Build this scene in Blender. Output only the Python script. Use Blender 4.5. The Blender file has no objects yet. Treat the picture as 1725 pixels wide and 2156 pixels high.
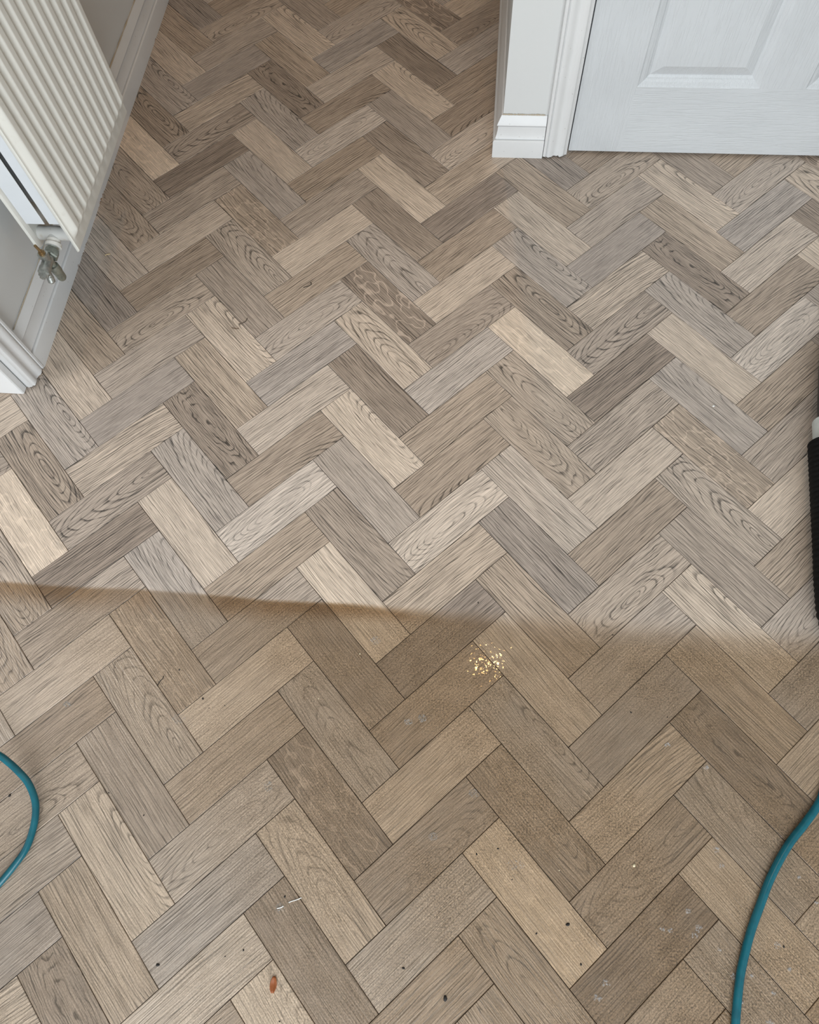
import bpy, math, random
from mathutils import Matrix, Vector

# ------------------------------------------------------------------ camera, light, exposure
sc = bpy.context.scene
col = sc.collection
U = 0.075                      # one plank width in metres
L = 2.9518578 * U              # plank length

cam_d = bpy.data.cameras.new('camera')
cam = bpy.data.objects.new('camera', cam_d)
col.objects.link(cam)
right = Vector((0.9955373, 0.0830536, -0.0448059))
down = Vector((0.0592391, -0.9195982, -0.3883682))
fwd = Vector((-0.0734588, 0.3839808, -0.9204143))
M = Matrix((right, -down, -fwd)).transposed().to_4x4()
M.translation = Vector((0.124639, -0.947847, 1.149390))
cam.matrix_world = M
cam_d.sensor_fit = 'HORIZONTAL'
cam_d.sensor_width = 36.0
cam_d.lens = 36.0 * 1464.4156 / 1725.0
cam_d.clip_start = 0.01
sc.camera = cam

sc.view_settings.view_transform = 'Standard'
sc.view_settings.look = 'None'
sc.view_settings.gamma = 1.0
sc.view_settings.use_curve_mapping = False
sc.view_settings.exposure = -0.08
sc.cycles.use_denoising = True
sc.cycles.max_bounces = 5
sc.cycles.diffuse_bounces = 3
sc.cycles.glossy_bounces = 2
sc.cycles.transparent_max_bounces = 6
sc.cycles.caustics_reflective = False
sc.cycles.caustics_refractive = False

world = bpy.data.worlds.new('sky')
sc.world = world
world.use_nodes = True
world.node_tree.nodes['Background'].inputs['Color'].default_value = (0.80, 0.90, 1.0, 1)
world.node_tree.nodes['Background'].inputs['Strength'].default_value = 0.24


def area_light(name, loc, target, sx, sy, power, color):
    d = bpy.data.lights.new(name, 'AREA')
    d.shape = 'RECTANGLE'
    d.size = sx
    d.size_y = sy
    d.energy = power
    d.color = color
    o = bpy.data.objects.new(name, d)
    col.objects.link(o)
    o.location = loc
    o.rotation_euler = (Vector(target) - Vector(loc)).to_track_quat('-Z', 'Y').to_euler()
    return o


# daylight through the glazed patio door behind the camera
area_light('patio_door_daylight', (0.30, -3.10, 1.30), (-0.20, 0.0, 0.40), 1.9, 2.0, 86, (0.88, 0.95, 1.0))
# daylight from the window of the room beyond the doorway
area_light('side_room_daylight', (-2.55, -1.55, 1.35), (-0.4, -0.6, 0.0), 1.2, 1.3, 44, (0.92, 0.96, 1.0))

# ------------------------------------------------------------------ helpers
R_ = random.Random(7)


def link(o, parent=None):
    col.objects.link(o)
    if parent is not None:
        o.parent = parent
    return o


def mesh(name, verts, faces, mat, parent=None, smooth=False, loc=None):
    me = bpy.data.meshes.new(name)
    me.from_pydata([tuple(v) for v in verts], [], faces)
    me.update()
    if smooth:
        for p in me.polygons:
            p.use_smooth = True
    if mat is not None:
        me.materials.append(mat)
    o = bpy.data.objects.new(name, me)
    if loc:
        o.location = loc
    return link(o, parent)


def empty(name, loc=(0, 0, 0)):
    o = bpy.data.objects.new(name, None)
    o.empty_display_size = 0.05
    o.location = loc
    return link(o)


def tag(o, label=None, cat=None, group=None, kind=None):
    if label: o['label'] = label
    if cat: o['category'] = cat
    if group: o['group'] = group
    if kind: o['kind'] = kind
    return o


class MB:
    """collects shapes for one mesh"""
    def __init__(self):
        self.v, self.f = [], []

    def add(self, v, f):
        n = len(self.v)
        self.v += [tuple(p) for p in v]
        self.f += [tuple(i + n for i in q) for q in f]
        return self

    def box(self, x0, x1, y0, y1, z0, z1, b=0.0):
        if b <= 0:
            v = [(x0, y0, z0), (x1, y0, z0), (x1, y1, z0), (x0, y1, z0), (x0, y0, z1), (x1, y0, z1), (x1, y1, z1), (x0, y1, z1)]
            f = [(3, 2, 1, 0), (4, 5, 6, 7), (0, 1, 5, 4), (1, 2, 6, 5), (2, 3, 7, 6), (3, 0, 4, 7)]
            return self.add(v, f)
        c = ((x0 + x1) / 2, (y0 + y1) / 2, (z0 + z1) / 2)
        h = ((x1 - x0) / 2, (y1 - y0) / 2, (z1 - z0) / 2)
        v, idx = [], {}
        for sx in (-1, 1):
            for sy in (-1, 1):
                for sz in (-1, 1):
                    s = (sx, sy, sz)
                    for a in range(3):
                        p = [c[i] + s[i] * (h[i] - (0 if i == a else b)) for i in range(3)]
                        idx[(s, a)] = len(v)
                        v.append(p)
        f = []
        for a in range(3):
            o1, o2 = [i for i in range(3) if i != a]
            for sa in (-1, 1):
                q = []
                for s1, s2 in ((-1, -1), (1, -1), (1, 1), (-1, 1)):
                    s = [0, 0, 0]; s[a] = sa; s[o1] = s1; s[o2] = s2
                    q.append(idx[(tuple(s), a)])
                f.append(q)
        for a in range(3):
            o1, o2 = [i for i in range(3) if i != a]
            for s1 in (-1, 1):
                for s2 in (-1, 1):
                    q = []
                    for sa, ax in ((-1, o1), (1, o1), (1, o2), (-1, o2)):
                        s = [0, 0, 0]; s[a] = sa; s[o1] = s1; s[o2] = s2
                        q.append(idx[(tuple(s), ax)])
                    f.append(q)
        for sx in (-1, 1):
            for sy in (-1, 1):
                for sz in (-1, 1):
                    f.append([idx[((sx, sy, sz), a)] for a in range(3)])
        ctr = Vector(c)
        out = []
        for q in f:
            n = (Vector(v[q[1]]) - Vector(v[q[0]])).cross(Vector(v[q[2]]) - Vector(v[q[1]]))
            m = sum((Vector(v[i]) for i in q), Vector()) / len(q)
            out.append(q if n.dot(m - ctr) > 0 else q[::-1])
        return self.add(v, out)

    def tube(self, pts, radii, n=16, cap=True):
        """round tube through pts with a radius per point"""
        pts = [Vector(p) for p in pts]
        if not isinstance(radii, (list, tuple)):
            radii = [radii] * len(pts)
        rings = []
        prev = None
        for i, p in enumerate(pts):
            a = pts[max(i - 1, 0)]
            b = pts[min(i + 1, len(pts) - 1)]
            t = (b - a)
            if t.length < 1e-9:
                t = pts[min(i + 2, len(pts) - 1)] - pts[max(i - 2, 0)]
            t.normalize()
            if prev is None:
                h = Vector((0, 0, 1)) if abs(t.z) < 0.9 else Vector((1, 0, 0))
            else:
                h = prev
            s = t.cross(h).normalized()
            w = s.cross(t).normalized()
            prev = w
            rings.append([p + radii[i] * (math.cos(2 * math.pi * k / n) * s + math.sin(2 * math.pi * k / n) * w) for k in range(n)])
        v = [q for r in rings for q in r]
        f = []
        for i in range(len(rings) - 1):
            for k in range(n):
                k2 = (k + 1) % n
                f.append((i * n + k, i * n + k2, (i + 1) * n + k2, (i + 1) * n + k))
        if cap:
            f.append(tuple(range(n))[::-1])
            f.append(tuple((len(rings) - 1) * n + k for k in range(n)))
        return self.add(v, f)

    def build(self, name, mat, parent=None, smooth=False):
        o = mesh(name, self.v, self.f, mat, parent, smooth)
        return o


def auto_smooth(o, deg=40):
    me = o.data
    for p in me.polygons:
        p.use_smooth = True
    try:
        me.set_sharp_from_angle(angle=math.radians(deg))
    except Exception:
        pass
    return o


def spline(pts, n=12):
    P = [Vector(p) for p in pts]
    out = []
    for i in range(len(P) - 1):
        p0, p1, p2, p3 = P[max(i - 1, 0)], P[i], P[i + 1], P[min(i + 2, len(P) - 1)]
        for k in range(n):
            t = k / n
            out.append(0.5 * ((2 * p1) + (p2 - p0) * t + (2 * p0 - 5 * p1 + 4 * p2 - p3) * t * t + (3 * p1 - p0 - 3 * p2 + p3) * t ** 3))
    out.append(P[-1])
    return out


# ------------------------------------------------------------------ materials
class NT:
    def __init__(self, name):
        self.m = bpy.data.materials.new(name)
        self.m.use_nodes = True
        self.t = self.m.node_tree
        self.b = self.t.nodes['Principled BSDF']

    def n(self, kind, **kw):
        nd = self.t.nodes.new(kind)
        for k, v in kw.items():
            setattr(nd, k, v)
        return nd

    def put(self, sock, val):
        if isinstance(val, bpy.types.NodeSocket):
            self.t.links.new(val, sock)
        elif val is not None:
            if isinstance(val, tuple) and len(val) == 3 and sock.type == 'RGBA':
                val = (*val, 1)
            sock.default_value = val

    def math(self, op, a, b=None, c=None, clamp=False):
        nd = self.n('ShaderNodeMath', operation=op, use_clamp=clamp)
        for i, x in enumerate((a, b, c)):
            if x is not None:
                self.put(nd.inputs[i], x)
        return nd.outputs[0]

    def ramp(self, x, lo, hi, o0=0.0, o1=1.0, smooth=True):
        nd = self.n('ShaderNodeMapRange', interpolation_type='SMOOTHSTEP' if smooth else 'LINEAR')
        self.put(nd.inputs['Value'], x)
        self.put(nd.inputs['From Min'], lo)
        self.put(nd.inputs['From Max'], hi)
        self.put(nd.inputs['To Min'], o0)
        self.put(nd.inputs['To Max'], o1)
        return nd.outputs['Result']

    def mix(self, f, a, b, blend='MIX'):
        nd = self.n('ShaderNodeMix', data_type='RGBA', blend_type=blend, clamp_factor=True)
        self.put(nd.inputs[0], f)
        self.put(nd.inputs[6], a)
        self.put(nd.inputs[7], b)
        return nd.outputs[2]

    def xyz(self, x, y, z):
        nd = self.n('ShaderNodeCombineXYZ')
        for i, q in enumerate((x, y, z)):
            self.put(nd.inputs[i], q)
        return nd.outputs[0]

    def noise(self, vec, scale, detail=2, rough=0.5, dist=0.0):
        nd = self.n('ShaderNodeTexNoise')
        if vec is not None:
            self.put(nd.inputs['Vector'], vec)
        self.put(nd.inputs['Scale'], scale)
        self.put(nd.inputs['Detail'], detail)
        self.put(nd.inputs['Roughness'], rough)
        self.put(nd.inputs['Distortion'], dist)
        return nd.outputs[0]

    def bump(self, h, strength, dist, normal=None):
        nd = self.n('ShaderNodeBump')
        self.put(nd.inputs['Strength'], strength)
        self.put(nd.inputs['Distance'], dist)
        self.put(nd.inputs['Height'], h)
        if normal is not None:
            self.put(nd.inputs['Normal'], normal)
        return nd.outputs[0]

    def set(self, **kw):
        for k, v in kw.items():
            self.put(self.b.inputs[k.replace('_', ' ')], v)
        return self.m


def plain(name, color, rough=0.5, metal=0.0, bump=None, **kw):
    t = NT(name)
    t.set(Base_Color=color, Roughness=rough, Metallic=metal)
    for k, v in kw.items():
        t.put(t.b.inputs[k.replace('_', ' ')], v)
    if bump:
        g = t.n('ShaderNodeNewGeometry')
        h = t.noise(g.outputs['Position'], bump[0], 3)
        t.put(t.b.inputs['Normal'], t.bump(h, bump[1], bump[2]))
    return t.m


def wood_floor():
    t = NT('printed_oak_plank')
    uv = t.n('ShaderNodeUVMap', uv_map='UVMap')
    sp = t.n('ShaderNodeSeparateXYZ'); t.put(sp.inputs[0], uv.outputs[0])
    x, y = sp.outputs[0], sp.outputs[1]
    pa = t.n('ShaderNodeAttribute', attribute_name='tone'); sa = t.n('ShaderNodeSeparateColor'); t.put(sa.inputs[0], pa.outputs['Color'])
    pb = t.n('ShaderNodeAttribute', attribute_name='figure'); sb = t.n('ShaderNodeSeparateColor'); t.put(sb.inputs[0], pb.outputs['Color'])
    level, warm, seed = sa.outputs[0], sa.outputs[1], sa.outputs[2]
    c_ = t.math('SUBTRACT', t.math('MULTIPLY', sb.outputs[0], 2.0), 1.0)
    cath, wavy = t.math('MAXIMUM', c_, 0.0), sb.outputs[2]
    apex = t.math('MULTIPLY', t.math('SUBTRACT', sb.outputs[1], 0.5), 0.4)
    fleck = t.math('MAXIMUM', t.math('MULTIPLY', c_, -1.0), 0.0)
    contrast = pb.outputs['Alpha']
    zs = t.math('MULTIPLY', seed, 37.0)
    # warps
    vw = t.xyz(t.math('MULTIPLY', x, 7.0), t.math('MULTIPLY', y, 22.0), zs)
    n1 = t.math('SUBTRACT', t.noise(vw, 1.0, 1, 0.5), 0.5)
    vw2 = t.xyz(t.math('MULTIPLY', x, 40.0), t.math('MULTIPLY', y, 70.0), zs)
    n2 = t.math('SUBTRACT', t.noise(vw2, 1.0, 1, 0.5), 0.5)
    # growth-ring field: straight bands blended with long ellipses (cathedrals)
    dx = t.math('MULTIPLY', t.math('SUBTRACT', x, apex), 0.20)
    yc = t.math('ADD', y, t.math('MULTIPLY', t.math('SUBTRACT', seed, 0.5), 0.03))
    yc = t.math('ADD', yc, t.math('MULTIPLY', t.math('POWER', t.math('SUBTRACT', 1.0, cath), 2.0), 0.13))     # straight grain: rings centred far outside
    f = t.math('SQRT', t.math('ADD', t.math('MULTIPLY', yc, yc), t.math('MULTIPLY', dx, dx)))
    f = t.math('ADD', f, t.math('MULTIPLY', x, t.math('MULTIPLY', t.math('SUBTRACT', seed, 0.5), 0.10)))
    f = t.math('ADD', f, t.math('MULTIPLY', n1, t.math('ADD', 0.012, t.math('MULTIPLY', wavy, 0.020))))
    f = t.math('ADD', f, t.math('MULTIPLY', n2, t.math('ADD', 0.0012, t.math('MULTIPLY', wavy, 0.007))))
    fr = t.math('MULTIPLY', f, 215.0)
    jig = t.noise(t.xyz(fr, zs, 0.0), 0.6, 1)
    fr = t.math('ADD', fr, t.math('MULTIPLY', jig, 1.6))
    saw = t.math('FRACT', fr)
    # a dark line that fades off on one side
    line = t.math('MULTIPLY', t.ramp(saw, 0.0, 0.08), t.ramp(saw, 0.08, 0.38, 1.0, 0.0))
    vis = t.noise(t.xyz(t.math('MULTIPLY', x, 9.0), t.math('MULTIPLY', y, 130.0), zs), 1.0, 1)
    line = t.math('MULTIPLY', line, t.ramp(vis, 0.28, 0.62, 0.15, 1.0))
    # pores: short thin streaks along the grain
    pv = t.xyz(t.math('MULTIPLY', x, 40.0), t.math('MULTIPLY', t.math('ADD', y, t.math('MULTIPLY', n1, 0.006)), 1000.0), zs)
    pn = t.noise(pv, 1.0, 1, 0.6)
    pore = t.ramp(pn, 0.50, 0.66)
    pv2 = t.xyz(t.math('MULTIPLY', x, 16.0), t.math('MULTIPLY', t.math('ADD', t.math('MULTIPLY', y, 0.75), t.math('MULTIPLY', f, 0.25)), 760.0), zs)
    p2 = t.noise(pv2, 1.0, 1, 0.5)
    pore2 = t.ramp(p2, 0.50, 0.68)
    light = t.ramp(p2, 0.46, 0.28)
    broad = t.noise(t.xyz(t.math('MULTIPLY', x, 10.0), t.math('MULTIPLY', y, 38.0), t.math('ADD', zs, 9.0)), 1.0, 2)
    # colour
    c0 = (0.130, 0.088, 0.066); c1 = (0.820, 0.692, 0.578)
    base = t.mix(level, c0, c1)
    hue = t.mix(warm, (0.965, 1.0, 1.055), (1.055, 0.99, 0.895))
    base = t.mix(1.0, base, hue, 'MULTIPLY')
    dk = t.math('MULTIPLY', line, t.math('MULTIPLY', contrast, 0.80))
    dk = t.math('ADD', dk, t.math('MULTIPLY', pore, 0.28))
    dk = t.math('ADD', dk, t.math('MULTIPLY', pore2, t.math('MULTIPLY', t.math('ADD', contrast, 0.5), 0.29)))
    dk = t.math('ADD', dk, t.math('MULTIPLY', t.math('SUBTRACT', broad, 0.5), 0.34))
    dk = t.math('SUBTRACT', dk, t.math('MULTIPLY', light, 0.16))
    fl = t.noise(t.xyz(t.math('MULTIPLY', x, 24.0), t.math('MULTIPLY', y, 40.0), zs), 1.0, 1)
    fl = t.ramp(t.math('ABSOLUTE', t.math('SUBTRACT', fl, 0.5)), 0.006, 0.040, 1.0, 0.0)
    dk = t.math('SUBTRACT', dk, t.math('MULTIPLY', fl, t.math('MULTIPLY', fleck, 0.55)))
    dk = t.math('MINIMUM', dk, 0.85)
    g = t.n('ShaderNodeNewGeometry')
    # ---- the uncleaned, wet and muddy half of the floor (a stain with an edge of its own)
    sg = t.n('ShaderNodeSeparateXYZ'); t.put(sg.inputs[0], g.outputs['Position'])
    wx, wy = sg.outputs[0], sg.outputs[1]
    en = t.noise(t.xyz(wx, 3.3, 0.0), 3.2, 2)
    edge = t.math('ADD', -0.645, t.math('MULTIPLY', t.math('SUBTRACT', en, 0.5), 0.022))
    fine = t.noise(g.outputs['Position'], 420.0, 2, 0.6)
    fuzz = t.math('MULTIPLY', t.math('SUBTRACT', fine, 0.5), 0.012)
    d = t.math('ADD', t.math('SUBTRACT', edge, wy), fuzz)          # metres into the dirty half
    softw = t.ramp(wx, -0.1, 0.35, 0.006, 0.045)
    wet = t.ramp(d, t.math('MULTIPLY', softw, -0.4), softw)
    bandw = t.ramp(wx, -0.45, 0.10, 0.055, 0.035)
    band = t.math('MULTIPLY', wet, t.ramp(d, 0.010, bandw, 1.0, 0.0))
    bandn = t.ramp(t.noise(t.xyz(wx, 0.0, 7.0), 4.0, 2), 0.30, 0.60, 0.35, 1.0)
    band = t.math('MULTIPLY', band, t.math('MULTIPLY', bandn, t.ramp(wx, 0.0, 0.35, 1.0, 0.45)))
    blot = t.noise(g.outputs['Position'], 5.5, 2)
    blot2 = t.noise(g.outputs['Position'], 34.0, 2, 0.65)
    # less mud towards the lower left of the room, where the floor was already rinsed
    side = t.ramp(t.math('ADD', wx, t.math('MULTIPLY', wy, 0.75)), -1.25, -0.55, 0.35, 1.0)
    mud = t.math('MULTIPLY', t.math('ADD', 0.30, t.math('MULTIPLY', t.ramp(blot, 0.36, 0.62), 0.70)), t.math('MULTIPLY', wet, side))
    dk = t.math('MULTIPLY', dk, t.math('SUBTRACT', 1.0, t.math('MULTIPLY', mud, 0.45)))
    shade = t.math('SUBTRACT', 1.0, dk)
    colr = t.mix(1.0, base, t.xyz(shade, shade, shade), 'MULTIPLY')
    colr = t.mix(t.math('MULTIPLY', mud, 0.42), colr, (0.31, 0.215, 0.125))
    colr = t.mix(t.math('MULTIPLY', wet, t.math('MULTIPLY', side, 0.85)), colr, (0.54, 0.455, 0.340), 'MULTIPLY')
    speck = t.ramp(fine, 0.25, 0.75, -0.75, 0.75, smooth=False)
    sk = t.math('ADD', 1.0, t.math('MULTIPLY', mud, t.math('ADD', speck, t.math('MULTIPLY', t.math('SUBTRACT', blot2, 0.5), 0.6))))
    colr = t.mix(1.0, colr, t.xyz(sk, sk, sk), 'MULTIPLY')
    colr = t.mix(t.math('MULTIPLY', band, 0.9), colr, (0.62, 0.48, 0.31), 'MULTIPLY')
    # bump
    h = t.noise(t.xyz(t.math('MULTIPLY', x, 18.0), t.math('MULTIPLY', y, 520.0), zs), 1.0, 0)
    nrm = t.bump(h, 0.6, 0.0010)
    wetn = t.bump(t.noise(g.outputs['Position'], 115.0, 1, 0.6), 1.0, 0.00024)
    t.set(Base_Color=colr, Normal=nrm)
    t.put(t.b.inputs['Roughness'], t.ramp(wet, 0.0, 1.0, 0.46, 0.40))
    t.put(t.b.inputs['Coat Weight'], t.math('MULTIPLY', wet, t.ramp(blot2, 0.40, 0.62, 0.0, 0.42)))
    t.put(t.b.inputs['Coat Roughness'], 0.035)
    t.put(t.b.inputs['Coat Normal'], wetn)
    return t.m


def painted(name, color, rough, grain=None, chips=False, stain=0.0):
    """painted joinery: faint brush relief; grain = axis index of moulded wood grain"""
    t = NT(name)
    g = t.n('ShaderNodeNewGeometry')
    s = t.n('ShaderNodeSeparateXYZ'); t.put(s.inputs[0], g.outputs['Position'])
    c = t.mix(t.ramp(t.noise(g.outputs['Position'], 9.0, 3), 0.35, 0.7), color, tuple(v * 0.95 for v in color))
    if grain is not None:
        sc_ = [900.0, 900.0, 900.0]
        sc_[grain] = 45.0
        v = t.xyz(*[t.math('MULTIPLY', s.outputs[i], sc_[i] * 0.42) for i in range(3)])
        h = t.ramp(t.noise(v, 1.0, 2, 0.5, 0.4), 0.50, 0.64)
        t.put(t.b.inputs['Normal'], t.bump(t.math('MULTIPLY', h, -1.0), 0.5, 0.0006))
    else:
        h = t.noise(g.outputs['Position'], 260.0, 2)
        t.put(t.b.inputs['Normal'], t.bump(h, 0.10, 0.0006))
    if stain:
        st = t.ramp(t.noise(g.outputs['Position'], 60.0, 3), 0.60, 0.74)
        c = t.mix(t.math('MULTIPLY', st, stain), c, (0.45, 0.38, 0.28))
    if chips:
        n = t.noise(g.outputs['Position'], 120.0, 3)
        hz = t.math('ADD', s.outputs[2], t.math('MULTIPLY', t.math('SUBTRACT', n, 0.52), -0.022))
        m = t.math('MULTIPLY', t.ramp(hz, 0.0002, 0.0012, 1.0, 0.0), t.ramp(t.noise(g.outputs['Position'], 14.0, 1), 0.52, 0.62))
        c = t.mix(t.math('MULTIPLY', m, t.ramp(n, 0.50, 0.56)), c, (0.25, 0.13, 0.06))
        sc_n = t.ramp(t.noise(g.outputs['Position'], 210.0, 2), 0.70, 0.76)
        c = t.mix(t.math('MULTIPLY', sc_n, 0.5), c, (0.35, 0.31, 0.27))
    t.set(Base_Color=c, Roughness=rough)
    return t.m


MAT = {}
MAT['floor'] = wood_floor()
MAT['joint'] = plain('dark_joint', (0.035, 0.026, 0.020), 0.8)
MAT['wall'] = plain('white_emulsion', (0.68, 0.685, 0.675), 0.85, bump=(420, 0.15, 0.0008))
MAT['ceiling'] = plain('ceiling_paint', (0.80, 0.80, 0.78), 0.9)
MAT['gloss'] = painted('gloss_white_joinery', (0.74, 0.74, 0.735), 0.35, chips=True)
MAT['door_v'] = painted('moulded_door_upright_grain', (0.63, 0.65, 0.665), 0.42, grain=2)
MAT['door_h'] = painted('moulded_door_level_grain', (0.63, 0.65, 0.665), 0.42, grain=0)
MAT['rad'] = painted('radiator_enamel', (0.84, 0.83, 0.77), 0.32, stain=0.10)
MAT['rad_side'] = painted('radiator_side_enamel', (0.80, 0.83, 0.86), 0.35)
MAT['dust'] = painted('dusty_enamel', (0.62, 0.61, 0.58), 0.6, stain=0.7)
MAT['black'] = plain('black_rubber', (0.004, 0.004, 0.004), 0.7, Specular_IOR_Level=0.15)
MAT['caulk'] = plain('old_caulk', (0.52, 0.44, 0.33), 0.9, bump=(300, 0.6, 0.002))


def metal(name, c, rough):
    t = NT(name)
    g = t.n('ShaderNodeNewGeometry')
    n = t.noise(g.outputs['Position'], 110.0, 4, 0.6)
    cc = t.mix(t.ramp(n, 0.35, 0.7), c, tuple(v * 0.68 for v in c))
    t.set(Base_Color=cc, Metallic=0.85)
    t.put(t.b.inputs['Roughness'], t.ramp(n, 0.3, 0.7, rough, rough + 0.25))
    return t.m


MAT['nickel'] = metal('tarnished_nickel', (0.50, 0.51, 0.48), 0.28)
MAT['nickel2'] = metal('greenish_tarnished_nut', (0.42, 0.45, 0.40), 0.30)
MAT['brass'] = metal('brass', (0.36, 0.25, 0.13), 0.35)
MAT['plastic'] = plain('white_plastic', (0.80, 0.79, 0.74), 0.4)

# ------------------------------------------------------------------ floor
FX0, FX1, FY0, FY1 = -2.0, 2.25, -3.6, 3.4
floor = MB().box(FX0, FX1, FY0, FY1, -0.05, -0.0028).build('floor', MAT['joint'])
tag(floor, kind='structure')

# tones of the 54 prints that repeat over the vinyl: (level 0..10, warmth 0..1, cathedral 0..1, apex, wavy, contrast)
# apex: -1 / 0 / 1 = which end of the plank the arches close at
TA = {  # planks running up to the right
    0: {0: (7.2, .70, .0, 0, .1, .55), -1: (4.6, .55, .8, -1, .15, .6), -2: (6.9, .15, .1, 0, .1, .8), -3: (5.2, .80, .2, 1, .3, .9),
        -4: (4.6, .80, .5, 1, .2, .8), -5: (7.9, .45, .6, 0, .1, .7), -6: (6.2, .75, .0, 0, .15, .8), -7: (3.3, .40, .2, 1, .1, .7), -8: (4.6, .85, .35, 1, .3, .8)},
    -1: {0: (5.6, .80, .0, 0, .2, .8), -1: (6.5, .35, .7, 0, .35, .7), -2: (5.9, .05, .0, 0, .1, .7), -3: (7.5, .45, .1, -1, .1, .8),
         -4: (4.7, .75, .35, -1, .2, .8), -5: (7.8, .25, .7, 0, .25, .6), -6: (5.0, .85, .0, 0, .15, .9), -7: (5.6, .50, .1, 1, .2, .8), -8: (7.7, .65, .0, 0, .1, .5)},
    1: {1: (4.8, .15, .0, 0, .1, .5), 0: (6.9, .65, .2, -1, .25, 1.0), -1: (4.9, .50, .9, 1, .1, 1.0), -2: (3.3, .60, .0, 0, .2, 1.0), -3: (5.5, .50, .2, 1, .5, 1.0),
        -4: (7.0, .55, .0, 0, .1, .5), -5: (4.5, .80, .1, 0, .2, .7), -6: (5.8, .60, .6, 0, .7, .8), -7: (5.7, .40, .2, 0, .1, .6)},
}
TB = {  # planks running up to the left
    0: {0: (5.8, .25, .7, -1, .15, .8), -1: (3.5, .60, -1.0, 0, .3, .9), -2: (7.2, .65, .8, -1, .2, .8), -3: (3.7, .60, .1, 0, .15, .8),
        -4: (8.2, .65, .5, 0, .2, .6), -5: (5.5, .30, .0, 0, .15, .6), -6: (4.3, .55, .4, 1, .15, .7), -7: (8.2, .70, .0, 0, .1, .5), -8: (4.0, .60, .2, 0, .2, .7)},
    1: {1: (7.0, .60, .2, -1, .1, .7), 0: (5.6, .25, .5, 0, .2, .8), -1: (4.4, .75, .6, 0, .1, 1.0), -2: (8.3, .80, -.25, 0, .1, .35), -3: (5.4, .65, .7, 0, .1, .8),
        -4: (5.3, .70, .8, 1, .5, .7), -5: (6.8, .40, .0, 0, .1, .7), -6: (4.2, .20, .1, 0, .25, .8), -7: (5.0, .80, .2, 1, .1, .8)},
    -1: {0: (6.0, .50, .7, -1, .15, .9), -1: (4.8, .45, .0, 0, .2, .7), -2: (7.6, .65, .4, 0, .15, .7), -3: (5.7, .80, .0, 0, .15, .9), -4: (3.6, .60, .7, 0, .9, 1.0),
         -5: (5.7, .20, .5, -1, .15, .8), -6: (7.2, .60, .1, 0, .1, .5), -7: (5.6, .15, .4, -1, .3, .6), -8: (5.0, .80, -.5, 1, .5, .8)},
}


def canon(c, k):
    """the vinyl repeats every 9 planks down a row and every 3 rows with a shift of 4"""
    while c > 1:
        c -= 3; k -= 4
    while c < -1:
        c += 3; k += 4
    return c, k


def tone_of(kind, c, k):
    c, k = canon(c, k)
    tab = (TA if kind == 'A' else TB)[c]
    for kk in tab:
        if (kk - k) % 9 == 0:
            return tab[kk], (kind, c, kk % 9)


GAP = 0.00047


def plank_geom():
    hl, hw, c = L / 2 - GAP, U / 2 - GAP, 0.0005
    v = [(-hl, -hw, -0.0028), (hl, -hw, -0.0028), (hl, hw, -0.0028), (-hl, hw, -0.0028),
         (-hl, -hw, -c), (hl, -hw, -c), (hl, hw, -c), (-hl, hw, -c),
         (-hl + c, -hw + c, 0), (hl - c, -hw + c, 0), (hl - c, hw - c, 0), (-hl + c, hw - c, 0)]
    f = [(8, 9, 10, 11)]
    for i in range(4):
        j = (i + 1) % 4
        f.append((4 + i, 4 + j, 8 + j, 8 + i))
        f.append((i, j, 4 + j, 4 + i))
    return v, f


PV, PF = plank_geom()


def fill_attrs(me, tones, uvs):
    """per-corner attributes; tones / uvs are lists per vertex"""
    me.materials.append(MAT['floor'])
    me.uv_layers.new(name='UVMap')
    me.color_attributes.new('tone', 'FLOAT_COLOR', 'CORNER')
    me.color_attributes.new('figure', 'FLOAT_COLOR', 'CORNER')
    uv = me.uv_layers['UVMap']
    a = me.color_attributes['tone']
    b = me.color_attributes['figure']
    for i, lp in enumerate(me.loops):
        q = lp.vertex_index
        uv.data[i].uv = uvs[q]
        a.data[i].color = tones[q][0]
        b.data[i].color = tones[q][1]


def tone_vals(tn, key):
    lv, wm, ca, ap, wv, ct = tn
    sd = random.Random(str(key)).random()
    apex = ap * L * 0.42 + (sd - 0.5) * 0.04
    return (lv / 10.0, wm, sd, 1.0), (ca * 0.5 + 0.5, apex / 0.4 + 0.5, wv, ct)


QUAD = [(-1.205, 0.985), (0.941, 1.0), (0.66, -1.19), (-0.49, -1.295)]


def inside(px, py, quad, grow=0.0):
    cx = sum(q[0] for q in quad) / 4; cy = sum(q[1] for q in quad) / 4
    s = None
    for i in range(4):
        (x0, y0), (x1, y1) = quad[i], quad[(i + 1) % 4]
        nx, ny = y1 - y0, -(x1 - x0)
        ln = math.hypot(nx, ny)
        dd = ((px - x0) * nx + (py - y0) * ny) / ln
        dc = ((cx - x0) * nx + (cy - y0) * ny) / ln
        if dd * (1 if dc > 0 else -1) < -grow:
            return False
    return True


def under_wall(x, y):
    if -0.855 < x < -0.745 and y > -0.25: return True
    if x > 0.158 and y > 0.440: return True
    return False


def behind_wall(x, y):
    return (x < -0.745 and y > -0.25) or (x > 0.158 and y > 0.440)


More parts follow.
